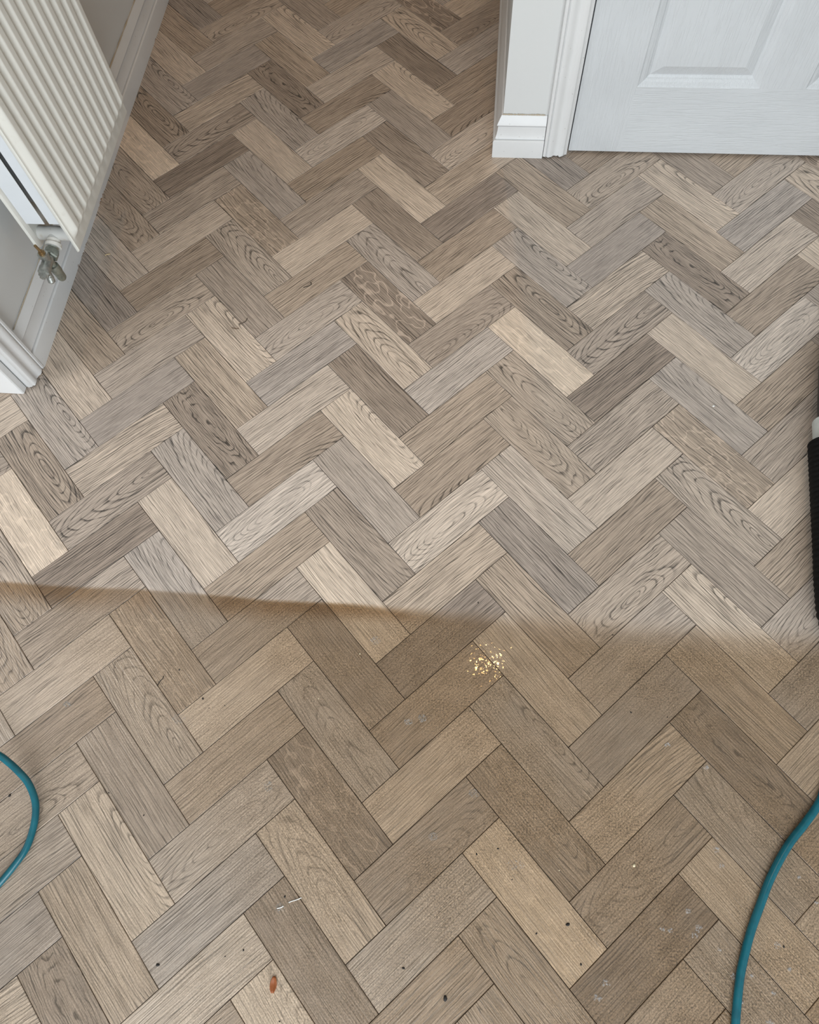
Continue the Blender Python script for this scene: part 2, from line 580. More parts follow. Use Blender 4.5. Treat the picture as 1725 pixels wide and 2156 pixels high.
mesh_of = {}
far_v, far_f, far_t, far_uv = [], [], [], []
n_ind = 0
S2 = math.sqrt(0.5)
Ln = L / U
cand = []
for c in range(-9, 10):
    for k in range(-60, 70):
        for kind in 'AB':
            if kind == 'A':
                cu, cv, ang = k + c * Ln + Ln / 2, k - 0.5 - c * Ln, math.pi / 4
            else:
                cu, cv, ang = k + c * Ln + 0.5, k - c * Ln + Ln / 2, 3 * math.pi / 4
            X, Y = (cu - cv) * S2 * U, (cu + cv) * S2 * U
            if not (FX0 + 0.12 < X < FX1 - 0.12 and FY0 + 0.12 < Y < FY1 - 0.12):
                continue
            ca, sa = math.cos(ang), math.sin(ang)
            samples = [(X + ca * a - sa * b, Y + sa * a + ca * b) for a in (-L / 2 + .006, -L / 4, 0, L / 4, L / 2 - .006) for b in (-U / 2 + .006, 0, U / 2 - .006)]
            if all(under_wall(*p) for p in samples):
                continue
            seen = any(inside(px, py, QUAD) and not behind_wall(px, py) for px, py in samples)
            cand.append((kind, c, k, X, Y, ang, seen))
seen_list = [q for q in cand if q[6]]
seen_list.sort(key=lambda q: (q[3] - 0.12) ** 2 + (q[4] + 0.95) ** 2)
ind = set((q[0], q[1], q[2]) for q in seen_list[:300])
for kind, c, k, X, Y, ang, seen in cand:
    tn, key = tone_of(kind, c, k)
    if (kind, c, k) in ind:
        if key not in mesh_of:
            me = bpy.data.meshes.new('plank')
            me.from_pydata(PV, [], PF)
            tv = tone_vals(tn, key)
            fill_attrs(me, [tv] * len(PV), [(p[0], p[1]) for p in PV])
            mesh_of[key] = me
        o = bpy.data.objects.new('plank', mesh_of[key])
        o.location = (X, Y, 0)
        o.rotation_euler = (0, 0, ang)
        link(o, floor)
        n_ind += 1
    else:
        ca, sa = math.cos(ang), math.sin(ang)
        n0 = len(far_v)
        far_v += [(X + ca * p[0] - sa * p[1], Y + sa * p[0] + ca * p[1], p[2]) for p in PV]
        far_f += [tuple(i + n0 for i in q) for q in PF]
        far_t += [tone_vals(tn, key)] * len(PV)
        far_uv += [(p[0], p[1]) for p in PV]
me = bpy.data.meshes.new('plank_field')
me.from_pydata(far_v, [], far_f)
fill_attrs(me, far_t, far_uv)
pf = bpy.data.objects.new('plank_field', me)
link(pf, floor)
tag(pf, kind='stuff')
print('planks', n_ind, 'seen', len(seen_list), 'field', len(far_v) // 12)

# ------------------------------------------------------------------ walls
WL = -10.0 * U      # face of the left wall
WY = 5.77 * U       # face of the wall with the door
WX = 2.20 * U       # hall face of the right-hand wall
H = 2.4
DY0, DY1 = -1.060, -3.53 * U    # doorway in the left wall
wl = MB()
wl.box(WL - 0.10, WL, -3.29 * U, FY1, 0, H)
wl.box(WL - 0.10, WL, FY0, DY0, 0, H)
wl.box(WL - 0.10, WL, DY0, -3.29 * U, 2.035, H)
tag(wl.build('wall_left', MAT['wall']), kind='structure')
tag(MB().box(WX, WX + 0.10, WY, FY1, 0, H).build('wall_right', MAT['wall']), kind='structure')
DX0, DX1 = 4.235 * U, 4.235 * U + 0.80
wb = MB()
wb.box(WX + 0.10, DX0 - 0.012, WY, WY + 0.10, 0, H)
wb.box(DX1 + 0.012, FX1, WY, WY + 0.10, 0, H)
wb.box(DX0 - 0.012, DX1 + 0.012, WY, WY + 0.10, 2.02, H)
tag(wb.build('wall_back', MAT['wall']), kind='structure')
tag(MB().box(WL - 0.10, WX + 0.10, FY1, FY1 + 0.1, 0, H).build('wall_hall_end', MAT['wall']), kind='structure')
tag(MB().box(FX1, FX1 + 0.1, FY0, WY + 0.10, 0, H).build('wall_kitchen', MAT['wall']), kind='structure')
tag(MB().box(FX0, FX1, FY0, FY1, H, H + 0.1).build('ceiling', MAT['ceiling']), kind='structure')

# skirting profile: (proud of the wall, height) in plank widths
SK = [(0.0, 0.0), (0.24, 0.0), (0.24, 0.525), (0.235, 0.542), (0.205, 0.566), (0.160, 0.570), (0.160, 0.600), (0.186, 0.606), (0.172, 0.64), (0.150, 0.72), (0.132, 0.82), (0.124, 0.92),
      (0.122, 0.950), (0.095, 0.955), (0.095, 0.985), (0.150, 0.990), (0.155, 1.01), (0.140, 1.05), (0.095, 1.14), (0.060, 1.22), (0.045, 1.25), (0.0, 1.262)]


def skirting(name, path, side):
    """path: list of (x, y) along the wall; side: unit normals (out of the wall) per segment"""
    rings = []
    for i, p in enumerate(path):
        ns = []
        if i > 0: ns.append(Vector(side[i - 1]))
        if i < len(path) - 1: ns.append(Vector(side[i]))
        n = ns[0] if len(ns) == 1 else (ns[0] + ns[1]) / (1 + ns[0].dot(ns[1]))
        rings.append([(p[0] + n.x * a * U, p[1] + n.y * a * U, h * U) for a, h in SK])
    m = len(SK)
    v = [q for r in rings for q in r]
    f = []
    for i in range(len(rings) - 1):
        for j in range(m - 1):
            f.append((i * m + j, (i + 1) * m + j, (i + 1) * m + j + 1, i * m + j + 1))
    f.append(tuple(range(m)))
    f.append(tuple((len(rings) - 1) * m + j for j in range(m))[::-1])
    o = mesh(name, v, f, MAT['gloss'])
    auto_smooth(o, 30)
    tag(o, kind='structure')
    return o


def caulk(name, path, n, parent):
    """the cracked bead of caulk on top of a skirting board"""
    pts = []
    (x0, y0), (x1, y1) = path
    N = 60
    r = random.Random(name)
    rad = []
    for i in range(N + 1):
        t = i / N
        pts.append((x0 + (x1 - x0) * t + n[0] * 0.0022, y0 + (y1 - y0) * t + n[1] * 0.0022, 1.262 * U + 0.0004))
        rad.append(0.0006 + 0.0018 * max(0, r.random() - 0.25))
    o = MB().tube(pts, rad, 6).build(name, MAT['caulk'], parent, True)
    return o


bl = skirting('baseboard_left', [(WL, -2.64 * U), (WL, FY1 - 0.001)], [(1, 0)])
caulk('caulk_bead', [(WL, -2.4 * U), (WL, 1.2)], (1, 0), bl)
br = skirting('baseboard_right', [(3.46 * U, WY), (WX, WY), (WX, FY1 - 0.001)], [(0, -1), (-1, 0)])
caulk('caulk_bead', [(3.4 * U, WY), (2.2 * U, WY)], (0, -1), br)

# architrave profile: (across, proud) in plank widths, from the outer edge inwards
AR = [(0.0, 0.0), (0.0, 0.235), (0.012, 0.250), (0.075, 0.250), (0.088, 0.232), (0.100, 0.205), (0.112, 0.215), (0.130, 0.240), (0.150, 0.246), (0.215, 0.240), (0.260, 0.222),
      (0.310, 0.190), (0.360, 0.172), (0.410, 0.172), (0.445, 0.185), (0.470, 0.200), (0.500, 0.206), (0.575, 0.204), (0.600, 0.192), (0.615, 0.165), (0.640, 0.140), (0.665, 0.130), (0.670, 0.0)]


def architrave(name, org, along, out, top, wid=1.0):
    """upright moulding; along = direction from outer to inner edge"""
    a, o_ = Vector(along), Vector(out)
    rnd = random.Random(name)
    v = []
    zs = [0.0006, 0.05, 1.0, top]
    for z in zs:
        for s, d in AR:
            p = Vector(org) + a * s * U * wid + o_ * d * U
            zz = z + (0.0015 + rnd.random() * 0.0035 if z == zs[0] and d > 0.1 else 0)
            v.append((p.x, p.y, zz))
    m = len(AR)
    f = []
    for i in range(len(zs) - 1):
        for j in range(m - 1):
            f.append((i * m + j, i * m + j + 1, (i + 1) * m + j + 1, (i + 1) * m + j))
    f.append(tuple(range(m))[::-1])
    f.append(tuple((len(zs) - 1) * m + j for j in range(m)))
    o = mesh(name, v, f, MAT['gloss'])
    import bmesh
    bm = bmesh.new(); bm.from_mesh(o.data); bmesh.ops.recalc_face_normals(bm, faces=bm.faces); bm.to_mesh(o.data); bm.free()
    auto_smooth(o, 28)
    tag(o, kind='structure')
    return o


architrave('trim_1', (WL, -2.645 * U, 0), (0, -1, 0), (1, 0, 0), 2.07)
architrave('trim_2', (3.475 * U, WY, 0), (1, 0, 0), (0, -1, 0), 2.07)
# linings (door frames)
tag(MB().box(WL - 0.10, WL - 0.004, DY1, -3.30 * U, 0.0, 2.03, 0.002).build('trim_3', MAT['gloss']), kind='structure')
tag(MB().box(DX0 - 0.0118, DX0 - 0.0032, WY - 0.0065, WY + 0.10, 0.0008, 2.02, 0.0012).build('trim_4', MAT['gloss']), kind='structure')

# ------------------------------------------------------------------ door
def door():
    z0, z1 = 0.007, 1.981
    yf, yb = WY + 0.0005, WY + 0.036
    root = MB().box(DX0, DX1, yf + 0.012, yb, z0, z1).build('door_1', MAT['door_v'])
    tag(root, kind='structure')
    st = 1.515 * U
    px = [(DX0 + st, DX0 + st + 3.22 * U), (DX1 - st - 3.22 * U, DX1 - st)]
    rows = [(2.12 * U, 0.80), (0.96, 1.62), (1.72, 1.88)]
    e = 0.0
    MB().box(DX0, px[0][0], yf, yf + 0.012, z0, z1).build('stile', MAT['door_v'], root)
    MB().box(px[1][1], DX1, yf, yf + 0.012, z0, z1).build('stile', MAT['door_v'], root)
    zr = [z0] + [q for r in rows for q in r] + [z1]
    for i in range(0, len(zr), 2):
        nm = 'bottom_rail' if i == 0 else 'rail'
        MB().box(px[0][0], px[1][1], yf + (0.0 if i else 0.0), yf + 0.012, zr[i], zr[i + 1]).build(nm, MAT['door_h'], root)
    for (a, b) in rows:
        MB().box(px[0][1], px[1][0], yf, yf + 0.012, a, b).build('mullion', MAT['door_v'], root)
        for (xa, xb) in px:
            # moulded panel: stepped ovolo down, then a slope up to the raised field
            prof = [(0.0, 0.0), (0.003, 0.0022), (0.0045, 0.0026), (0.009, 0.0038), (0.0105, 0.0046), (0.014, 0.0060), (0.0158, 0.0080), (0.0200, 0.0098), (0.0212, 0.0100), (0.0415, 0.0022), (0.0420, 0.0019)]
            v, f = [], []
            for d, h in prof:
                v += [(xa + d, yf + h, a + d), (xb - d, yf + h, a + d), (xb - d, yf + h, b - d), (xa + d, yf + h, b - d)]
            for i in range(len(prof) - 1):
                for j in range(4):
                    k = (j + 1) % 4
                    f.append((i * 4 + j, i * 4 + k, (i + 1) * 4 + k, (i + 1) * 4 + j))
            n = (len(prof) - 1) * 4
            f.append((n, n + 1, n + 2, n + 3))
            mesh('panel', v, f, MAT['door_v'], root)
    return root


door()

# ------------------------------------------------------------------ radiator
def radiator():
    y0, y1 = -0.675 * U, 4.33 * U
    z0, z1 = 2.20 * U, 2.20 * U + 0.60
    xf = -8.20 * U
    root = empty('radiator', (-8.75 * U, (y0 + y1) / 2, z0))
    inv = Matrix.Translation(-root.location)

    def put(o):
        o.matrix_parent_inverse = inv
        return o
    # fluted front panel
    NF, per = 12, 28
    mrg = 0.075 * U
    pitch = (y1 - y0 - 2 * mrg) / NF
    dep = 0.0120

    def prof(t):
        # t in 0..1 across one flute, seen from the near end: valley, near slope, crown, far slope
        pts = [(0.0, 0.0), (0.04, 0.04), (0.08, 0.12), (0.30, 0.90), (0.34, 0.97), (0.39, 1.0), (0.74, 1.0), (0.79, 0.93), (0.93, 0.06), (0.97, 0.0), (1.0, 0.0)]
        for (a, b), (c, d) in zip(pts, pts[1:]):
            if t <= c:
                return b + (d - b) * (t - a) / (c - a)
        return 0.0
    ys = [y0, y0 + 0.002, y0 + mrg * 0.6]
    hs = [0, 0, 0]
    for i in range(NF):
        for j in range(per):
            t = j / per
            ys.append(y0 + mrg + (i + t) * pitch)
            hs.append(prof(t))
    ys += [y1 - mrg * 0.7, y1 - mrg * 0.6, y1 - 0.002, y1]
    hs += [0, 0, 0, 0]
    zs = [(z0, 0, -0.005), (z0 + 0.0015, 0, -0.0015), (z0 + 0.005, 0, 0.0), (z0 + 0.024, 0, 0.0), (z0 + 0.0265, 0.10, 0), (z0 + 0.033, 0.55, 0), (z0 + 0.040, 0.92, 0), (z0 + 0.045, 1.0, 0)]
    zs += [(z1 - (a - z0), b, c) for a, b, c in zs[::-1]]
    v, f = [], []
    ny = len(ys)
    for z, amp, dx in zs:
        for i, (y, h) in enumerate(zip(ys, hs)):
            ex = -0.005 if i in (0, ny - 1) else 0.0
            hh = h * dep * amp          # ribs stand proud of the flat border
            v.append((xf + hh + min(dx, ex), y, z))
    for r in range(len(zs) - 1):
        for i in range(ny - 1):
            f.append((r * ny + i, r * ny + i + 1, (r + 1) * ny + i + 1, (r + 1) * ny + i))
    fp = put(mesh('front_panel', v, f, MAT['rad'], root))
    auto_smooth(fp, 35)
    sd = fp.modifiers.new('sheet', 'SOLIDIFY'); sd.thickness = 0.0014; sd.offset = -1
    # back panel
    b = MB().box(-9.42 * U, -9.18 * U, y0 + 0.004, y1 - 0.004, z0, z1, 0.006)
    put(auto_smooth(b.build('back_panel', MAT['rad'], root)))
    # side covers with the open slit between their two leaves
    for ya, yb in ((-0.60 * U, -0.575 * U), (4.235 * U, 4.255 * U)):
        zc = 3.02 * U
        put(MB().box(-9.17 * U, -8.70 * U, ya, yb, zc, z1 + 0.004, 0.0006).build('side_cover', MAT['rad_side'], root))
        put(MB().box(-8.585 * U, -8.275 * U, ya, yb, zc + 0.001, z1 + 0.004, 0.0006).build('side_cover', MAT['rad_side'], root))
        put(MB().box(-8.60 * U, -8.57 * U, ya + 0.002, yb + 0.03, zc, z1, 0.0).build('cover_return', MAT['rad_side'], root))
    # convector fins between the panels, top grille
    for i in range(10):
        y = y0 + 0.05 + i * 0.031
        put(MB().box(-9.17 * U, -8.30 * U, y, y + 0.0012, z0 + 0.07, z1 - 0.02).build('convector_fin', MAT['rad_side'], root))
    g = MB()
    for i in range(18):
        y = y0 + 0.006 + i * (y1 - y0 - 0.014) / 17
        g.box(-9.18 * U, -8.29 * U, y, y + 0.004, z1 - 0.004, z1 + 0.003)
    g.box(-9.18 * U, -9.12 * U, y0, y1, z1 - 0.004, z1 + 0.003)
    g.box(-8.36 * U, -8.27 * U, y0, y1, z1 - 0.004, z1 + 0.003)
    put(g.build('top_grille', MAT['rad'], root))
    # wall brackets
    for y in (y0 + 0.09, y1 - 0.09):
        put(MB().box(WL, -9.41 * U, y, y + 0.03, z0 + 0.06, z1 - 0.05, 0.002).build('bracket', MAT['rad_side'], root))
    # tee between the two panels at the near end
    ty, tz = -0.36 * U, 2.50 * U
    tee = MB().tube([(-9.24 * U, ty, tz), (-9.1 * U, ty, tz), (-8.99 * U, ty, tz), (-8.9 * U, ty, tz), (-8.7 * U, ty, tz), (-8.62 * U, ty, tz), (-8.5 * U, ty, tz), (-8.36 * U, ty, tz)],
                    [0.17 * U, 0.172 * U, 0.165 * U, 0.180 * U, 0.180 * U, 0.165 * U, 0.172 * U, 0.17 * U], 24)
    tee.tube([(-8.80 * U, ty, tz), (-8.80 * U, ty - 0.19 * U, tz - 0.06 * U)], 0.150 * U, 24)
    put(auto_smooth(tee.build('tee_pipe', MAT['dust'], root), 50))
    # lockshield valve
    def P(x, y, z): return Vector((x * U, y * U, z * U))
    vb = MB()
    vb.tube([P(-8.80, -0.80, 2.37), P(-8.80, -1.02, 2.385), P(-8.80, -1.12, 2.40), P(-8.80, -1.34, 2.39), P(-8.80, -1.36, 2.39), P(-8.80, -1.52, 2.385)],
            [0.085 * U, 0.090 * U, 0.125 * U, 0.130 * U, 0.140 * U, 0.140 * U], 24)
    vb.tube([P(-8.80, -1.15, 2.36), P(-8.795, -1.155, 2.55), P(-8.795, -1.157, 2.57), P(-8.795, -1.16, 2.66)], [0.115 * U, 0.115 * U, 0.128 * U, 0.128 * U], 24)
    val = put(auto_smooth(vb.build('valve', MAT['nickel'], root), 40))

    def sub(mb, name, mat, n=40):
        o = auto_smooth(mb.build(name, mat, val), n)
        return o
    sub(MB().tube([P(-8.80, -0.52, 2.45), P(-8.80, -0.62, 2.415), P(-8.80, -0.625, 2.413), P(-8.80, -0.70, 2.39)], [0.155 * U, 0.155 * U, 0.190 * U, 0.190 * U], 28), 'collar', MAT['plastic'])
    sub(MB().tube([P(-8.80, -0.69, 2.39), P(-8.80, -0.72, 2.385), P(-8.80, -0.74, 2.384), P(-8.80, -0.76, 2.38), P(-8.80, -0.79, 2.375)], [0.12 * U, 0.125 * U, 0.108 * U, 0.125 * U, 0.11 * U], 24), 'tail_thread', MAT['nickel2'])
    hexn = MB().tube([P(-8.80, -0.78, 2.375), P(-8.80, -0.81, 2.372), P(-8.80, -0.98, 2.370), P(-8.80, -1.01, 2.370)], [0.150 * U, 0.178 * U, 0.178 * U, 0.150 * U], 6)
    sub(hexn, 'union_nut', MAT['nickel2'], 20)
    sub(MB().tube([P(-8.795, -1.16, 2.62), P(-8.795, -1.163, 2.70), P(-8.795, -1.165, 2.705), P(-8.795, -1.168, 2.74)], [0.082 * U, 0.082 * U, 0.062 * U, 0.062 * U], 18), 'gland_nut', MAT['brass'])
    sub(MB().tube([P(-8.795, -1.168, 2.72), P(-8.80, -1.20, 2.96)], [0.036 * U, 0.036 * U], 10), 'spindle', MAT['brass'])
    sub(MB().tube([P(-8.80, -1.50, 2.385), P(-8.80, -1.58, 2.38), P(-8.80, -1.585, 2.38), P(-8.80, -1.66, 2.375)], [0.135 * U, 0.128 * U, 0.078 * U, 0.070 * U], 6), 'blanking_cap', MAT['nickel'], 20)
    br_ = MB().tube([P(-8.80, -1.09, 2.36), P(-8.79, -1.10, 2.20), P(-8.79, -1.10, 2.19), P(-8.78, -1.105, 2.00), P(-8.78, -1.105, 1.98), P(-8.775, -1.11, 1.78), P(-8.775, -1.112, 1.73)],
                    [0.085 * U, 0.085 * U, 0.125 * U, 0.130 * U, 0.118 * U, 0.112 * U, 0.085 * U], 20)
    sub(br_, 'compression_nut', MAT['nickel2'])
    sub(MB().tube([P(-8.80, -1.36, 2.34), P(-8.79, -1.43, 2.18), P(-8.79, -1.435, 2.17), P(-8.785, -1.49, 2.05), P(-8.785, -1.495, 2.03)], [0.075 * U, 0.075 * U, 0.088 * U, 0.088 * U, 0.060 * U], 18), 'drain_spigot', MAT['nickel'])
    tag(root, 'white fluted double panel radiator with tarnished valve on the wall above the skirting', 'radiator')
    return root


radiator()

# ------------------------------------------------------------------ teal cables
def cable_mat():
    t = NT('teal_cable_sheath')
    g = t.n('ShaderNodeNewGeometry')
    n = t.noise(g.outputs['Position'], 60.0, 3)
    c = t.mix(t.ramp(n, 0.35, 0.7), (0.0, 0.118, 0.158), (0.0, 0.092, 0.125))
    t.set(Base_Color=c, Roughness=0.24)
    return t.m


MAT['teal'] = cable_mat()
RC = 0.0053
ptsL = [(-1.75, -1.10, 0.0055), (-1.40, -0.92, 0.0055), (-1.10, -0.82, 0.0055), (-0.92, -0.82, 0.012), (-0.78, -0.848, 0.040), (-0.68, -0.886, 0.052), (-0.600, -0.922, 0.044), (-0.570, -0.933, 0.034), (-0.553, -0.943, 0.028), (-0.536, -0.955, 0.023), (-0.520, -0.969, 0.018), (-0.506, -0.990, 0.013), (-0.500, -1.010, 0.0095),
        (-0.499, -1.033, 0.0065), (-0.502, -1.060, 0.0055), (-0.513, -1.084, 0.0055), (-0.528, -1.109, 0.0055), (-0.548, -1.137, 0.0055), (-0.60, -1.20, 0.0055), (-0.655, -1.32, 0.0055), (-0.64, -1.55, 0.0055), (-0.50, -1.85, 0.0055), (-0.20, -2.20, 0.0055)]
o = MB().tube(spline(ptsL, 8), RC, 16).build('power_cable', MAT['teal'], None, True)
tag(o, 'teal cable bending in a loop on the floor below the doorway architrave', 'cable', 'teal cables')
ptsR = [(1.95, -1.35, 0.0055), (1.70, -1.05, 0.0055), (1.35, -0.88, 0.0055), (1.00, -0.80, 0.0055), (0.80, -0.790, 0.0055), (0.71, -0.849, 0.0055), (0.679, -0.898, 0.006), (0.654, -0.929, 0.006), (0.627, -0.960, 0.0055), (0.599, -1.002, 0.0055), (0.578, -1.043, 0.0055), (0.561, -1.079, 0.0055),
        (0.546, -1.120, 0.0055), (0.539, -1.148, 0.0055), (0.532, -1.184, 0.0055), (0.526, -1.23, 0.0055), (0.52, -1.32, 0.0055), (0.48, -1.60, 0.0055), (0.30, -2.00, 0.0055), (-0.05, -2.25, 0.0055)]
o = MB().tube(spline(ptsR, 8), RC * 1.08, 16).build('power_cable', MAT['teal'], None, True)
tag(o, 'long teal cable running over the muddy floor beside soap bubbles', 'cable', 'teal cables')

# ------------------------------------------------------------------ black corrugated hose
def hose():
    r = 0.036
    root = empty('vacuum_hose', (0.765, -0.31, 0))
    inv = Matrix.Translation(-root.location)
    path = spline([(0.766, -0.309, r + 0.002), (0.757, -0.406, r + 0.002), (0.749, -0.494, r + 0.002), (0.741, -0.576, r + 0.002), (0.742, -0.63, r + 0.002), (0.775, -0.665, r + 0.002), (0.84, -0.685, r + 0.002), (0.97, -0.66, r + 0.002), (1.15, -0.58, r + 0.002), (1.40, -0.55, r + 0.002), (1.65, -0.68, r + 0.002), (1.85, -0.95, r + 0.002)], 24)
    # resample evenly, one ring per quarter rib
    out, acc, step = [path[0]], 0.0, 0.0024
    for a, b in zip(path, path[1:]):
        d = (b - a).length
        while acc + d >= step:
            t = (step - acc) / d
            a = a + (b - a) * t
            out.append(a.copy())
            d = (b - a).length
            acc = 0.0
        acc += d
    rad = [r + (0.0016, 0.0009, -0.0011, 0.0009)[i % 4] for i in range(len(out))]
    h = MB().tube(out, rad, 28).build('hose', MAT['black'], root, True)
    h.matrix_parent_inverse = inv
    c = MB().tube([(0.772, -0.314, r), (0.774, -0.300, r), (0.7745, -0.299, r), (0.778, -0.262, r), (0.778, -0.261, r)], [0.034, 0.034, 0.0345, 0.0345, 0.033], 28)
    c = auto_smooth(c.build('collar', plain('pale_grey_collar', (0.50, 0.52, 0.49), 0.5, bump=(150, 0.5, 0.002)), root))
    c.matrix_parent_inverse = inv
    k = MB().tube([(0.779, -0.275, r + 0.006), (0.784, -0.24, r + 0.004), (0.80, -0.15, r + 0.002), (0.83, -0.05, r), (0.86, -0.02, r), (0.90, 0.10, r), (0.905, 0.115, r)], [0.029, 0.031, 0.031, 0.030, 0.024, 0.024, 0.020], 28)
    k = auto_smooth(k.build('cuff', plain('black_plastic_cuff', (0.02, 0.02, 0.021), 0.4), root))
    k.matrix_parent_inverse = inv
    tag(root, 'black corrugated vacuum hose with pale grey collar lying on the floor', 'hose')


hose()

# ------------------------------------------------------------------ bits on the floor
MAT['grit'] = plain('black_grit', (0.015, 0.012, 0.010), 0.7)
MAT['crumb'] = plain('pale_crumb', (0.72, 0.62, 0.42), 0.8)
MAT['white'] = plain('white_lint', (0.80, 0.78, 0.74), 0.7)
MAT['orange'] = plain('orange_brown_flake', (0.30, 0.085, 0.018), 0.45)
MAT['straw'] = plain('straw', (0.62, 0.48, 0.27), 0.6)


def lump(name, x, y, sx, sy, sz, rot, mat, seed):
    r = random.Random(seed)
    v, f = [], []
    n, m = 8, 4
    for i in range(m + 1):
        ph = math.pi / 2 * i / m
        for k in range(n):
            a = 2 * math.pi * k / n
            q = 1 + (r.random() - 0.5) * 0.45
            px, py = sx * math.cos(ph) * math.cos(a) * q, sy * math.cos(ph) * math.sin(a) * q
            v.append((px * math.cos(rot) - py * math.sin(rot), px * math.sin(rot) + py * math.cos(rot), sz * math.sin(ph) * (1 + (r.random() - 0.5) * 0.2) + 0.0001))
    for i in range(m):
        for k in range(n):
            f.append((i * n + k, i * n + (k + 1) % n, (i + 1) * n + (k + 1) % n, (i + 1) * n + k))
    f.append(tuple(range(n))[::-1])
    return mesh(name, v, f, mat, None, True, (x, y, 0))


specks = [(-0.268, -1.191, 2.2), (-0.148, -1.162, 1.3), (-0.173, -1.172, .8), (-0.277, -0.82, 1.6), (-0.264, -0.834, .8), (-0.239, -0.828, .8), (-0.326, -0.777, 1.2), (-0.436, -0.781, .9),
          (-0.334, -1.0, 1.2), (-0.397, -0.973, 1.0), (-0.554, -0.99, 2.0), (0.082, -1.163, 1.8), (0.143, -1.193, 3.2), (0.209, -1.0, 1.3), (0.178, -1.01, 1.4), (0.311, -1.089, 2.3), (0.329, -1.136, 1.5),
          (0.267, -1.104, 1.2), (0.231, -1.039, .8), (-0.099, -1.09, 1.4), (0.411, -0.788, 1.3), (0.467, -0.791, .9), (0.386, -0.666, 1.0), (0.163, -0.627, 1.2), (-0.083, -1.241, 1.0), (0.608, -1.089, 1.5)]
for i, (x, y, s) in enumerate(specks):
    o = lump('grit_speck', x, y, 0.00125 * s, 0.00085 * s, 0.0007 * s, i * 1.7, MAT['grit'], i)
    lab = 'tiny black grit speck on the muddy part of the floor'
    grp = 'grit specks'
    if s > 3:
        lab, grp = 'largest round black grit lump on the muddy floor near the bottom edge', None
    tag(o, lab, 'grit', grp)
crumbs = [((0.585, -0.217), 2.0, 'white crumb on the clean grey plank near the hose'), ((0.407, -1.005), 2.2, 'cream crumb on a muddy plank with arched grain'),
          ((-0.028, -0.728), 1.1, 'tiny white crumb just below the muddy edge'), ((0.299, -1.021), 0.9, 'tiny pale crumb on a dark plank among grit'), ((-0.087, -0.805), 0.9, 'tiny pale crumb on a grey muddy plank')]
for i, ((x, y), s, lab) in enumerate(crumbs):
    tag(lump('crumb', x, y, 0.0012 * s, 0.0010 * s, 0.0009 * s, i, MAT['crumb'] if i else MAT['white'], 40 + i), lab, 'crumb')


def fibre(name, pts, r, mat, lab, cat):
    o = MB().tube(spline([(p[0], p[1], max(p[2], r * 1.02) if len(p) > 2 else r * 1.02) for p in pts], 6), r, 6).build(name, mat, None, True)
    return tag(o, lab, cat)


fibre('hair', [(-0.350, -0.789), (-0.351, -0.794), (-0.355, -0.799), (-0.357, -0.806)], 0.0006, MAT['grit'], 'short dark curled hair on the muddy floor', 'hair')
fibre('twig', [(-0.352, -0.074), (-0.345, -0.071), (-0.339, -0.066), (-0.337, -0.058)], 0.0008, plain('twig_bark', (0.10, 0.075, 0.055), 0.8), 'bent dark twig lying across two clean planks', 'twig')
fibre('twig', [(-0.366, -0.083), (-0.358, -0.086), (-0.350, -0.085)], 0.0008, plain('twig_bark_pale', (0.16, 0.11, 0.07), 0.8), 'short brown twig beside a bent dark twig', 'twig')
fibre('hair', [(-0.232, 0.026), (-0.222, 0.030), (-0.216, 0.036), (-0.219, 0.040)], 0.0006, MAT['grit'], 'small hooked dark hair on a pale clean plank', 'hair')
fibre('straw', [(-0.681, 0.094), (-0.676, 0.097), (-0.670, 0.098)], 0.0009, MAT['straw'], 'short curved straw fibre on the clean floor near the radiator', 'straw')
fibre('lint_thread', [(-0.108, -1.106), (-0.102, -1.104), (-0.099, -1.102)], 0.0008, MAT['white'], 'short white lint thread on the dark muddy plank', 'thread')
fibre('lint_thread', [(-0.092, -1.097), (-0.088, -1.095), (-0.080, -1.092), (-0.074, -1.089)], 0.0007, MAT['white'], 'fine white lint thread reaching a plank joint', 'thread')
# orange brown flake: a curled husk
v, f = [], []
for i in range(9):
    t = i / 8
    w = 0.0042 * math.sin(math.pi * (0.08 + 0.84 * t)) + 0.0004
    for j in range(5):
        s = j / 4 * 2 - 1
        v.append((s * w, (t - 0.5) * 0.020, 0.0010 + 0.0022 * s * s + 0.0004 * math.sin(9 * t)))
for i in range(8):
    for j in range(4):
        f.append((i * 5 + j, i * 5 + j + 1, (i + 1) * 5 + j + 1, (i + 1) * 5 + j))
o = mesh('husk_flake', v, f, MAT['orange'], None, True, (-0.098, -1.199, 0))
sm = o.modifiers.new('thick', 'SOLIDIFY'); sm.thickness = 0.0006
tag(o, 'orange brown curled husk on a pale muddy plank', 'flake')


# soap bubbles and foam left on the wet floor
def film():
    t = NT('soap_film')
    t.set(Base_Color=(0.86, 0.86, 0.86), Roughness=0.06)
    t.put(t.b.inputs['Alpha'], 0.13)
    t.put(t.b.inputs['Specular IOR Level'], 1.0)
    return t.m


def froth():
    t = NT('thin_froth')
    g = t.n('ShaderNodeNewGeometry')
    n = t.noise(g.outputs['Position'], 900.0, 2)
    t.set(Base_Color=(0.66, 0.62, 0.56), Roughness=0.4)
    t.put(t.b.inputs['Alpha'], t.ramp(n, 0.40, 0.62, 0.0, 0.30))
    return t.m


MAT['film'] = film()
MAT['froth'] = froth()


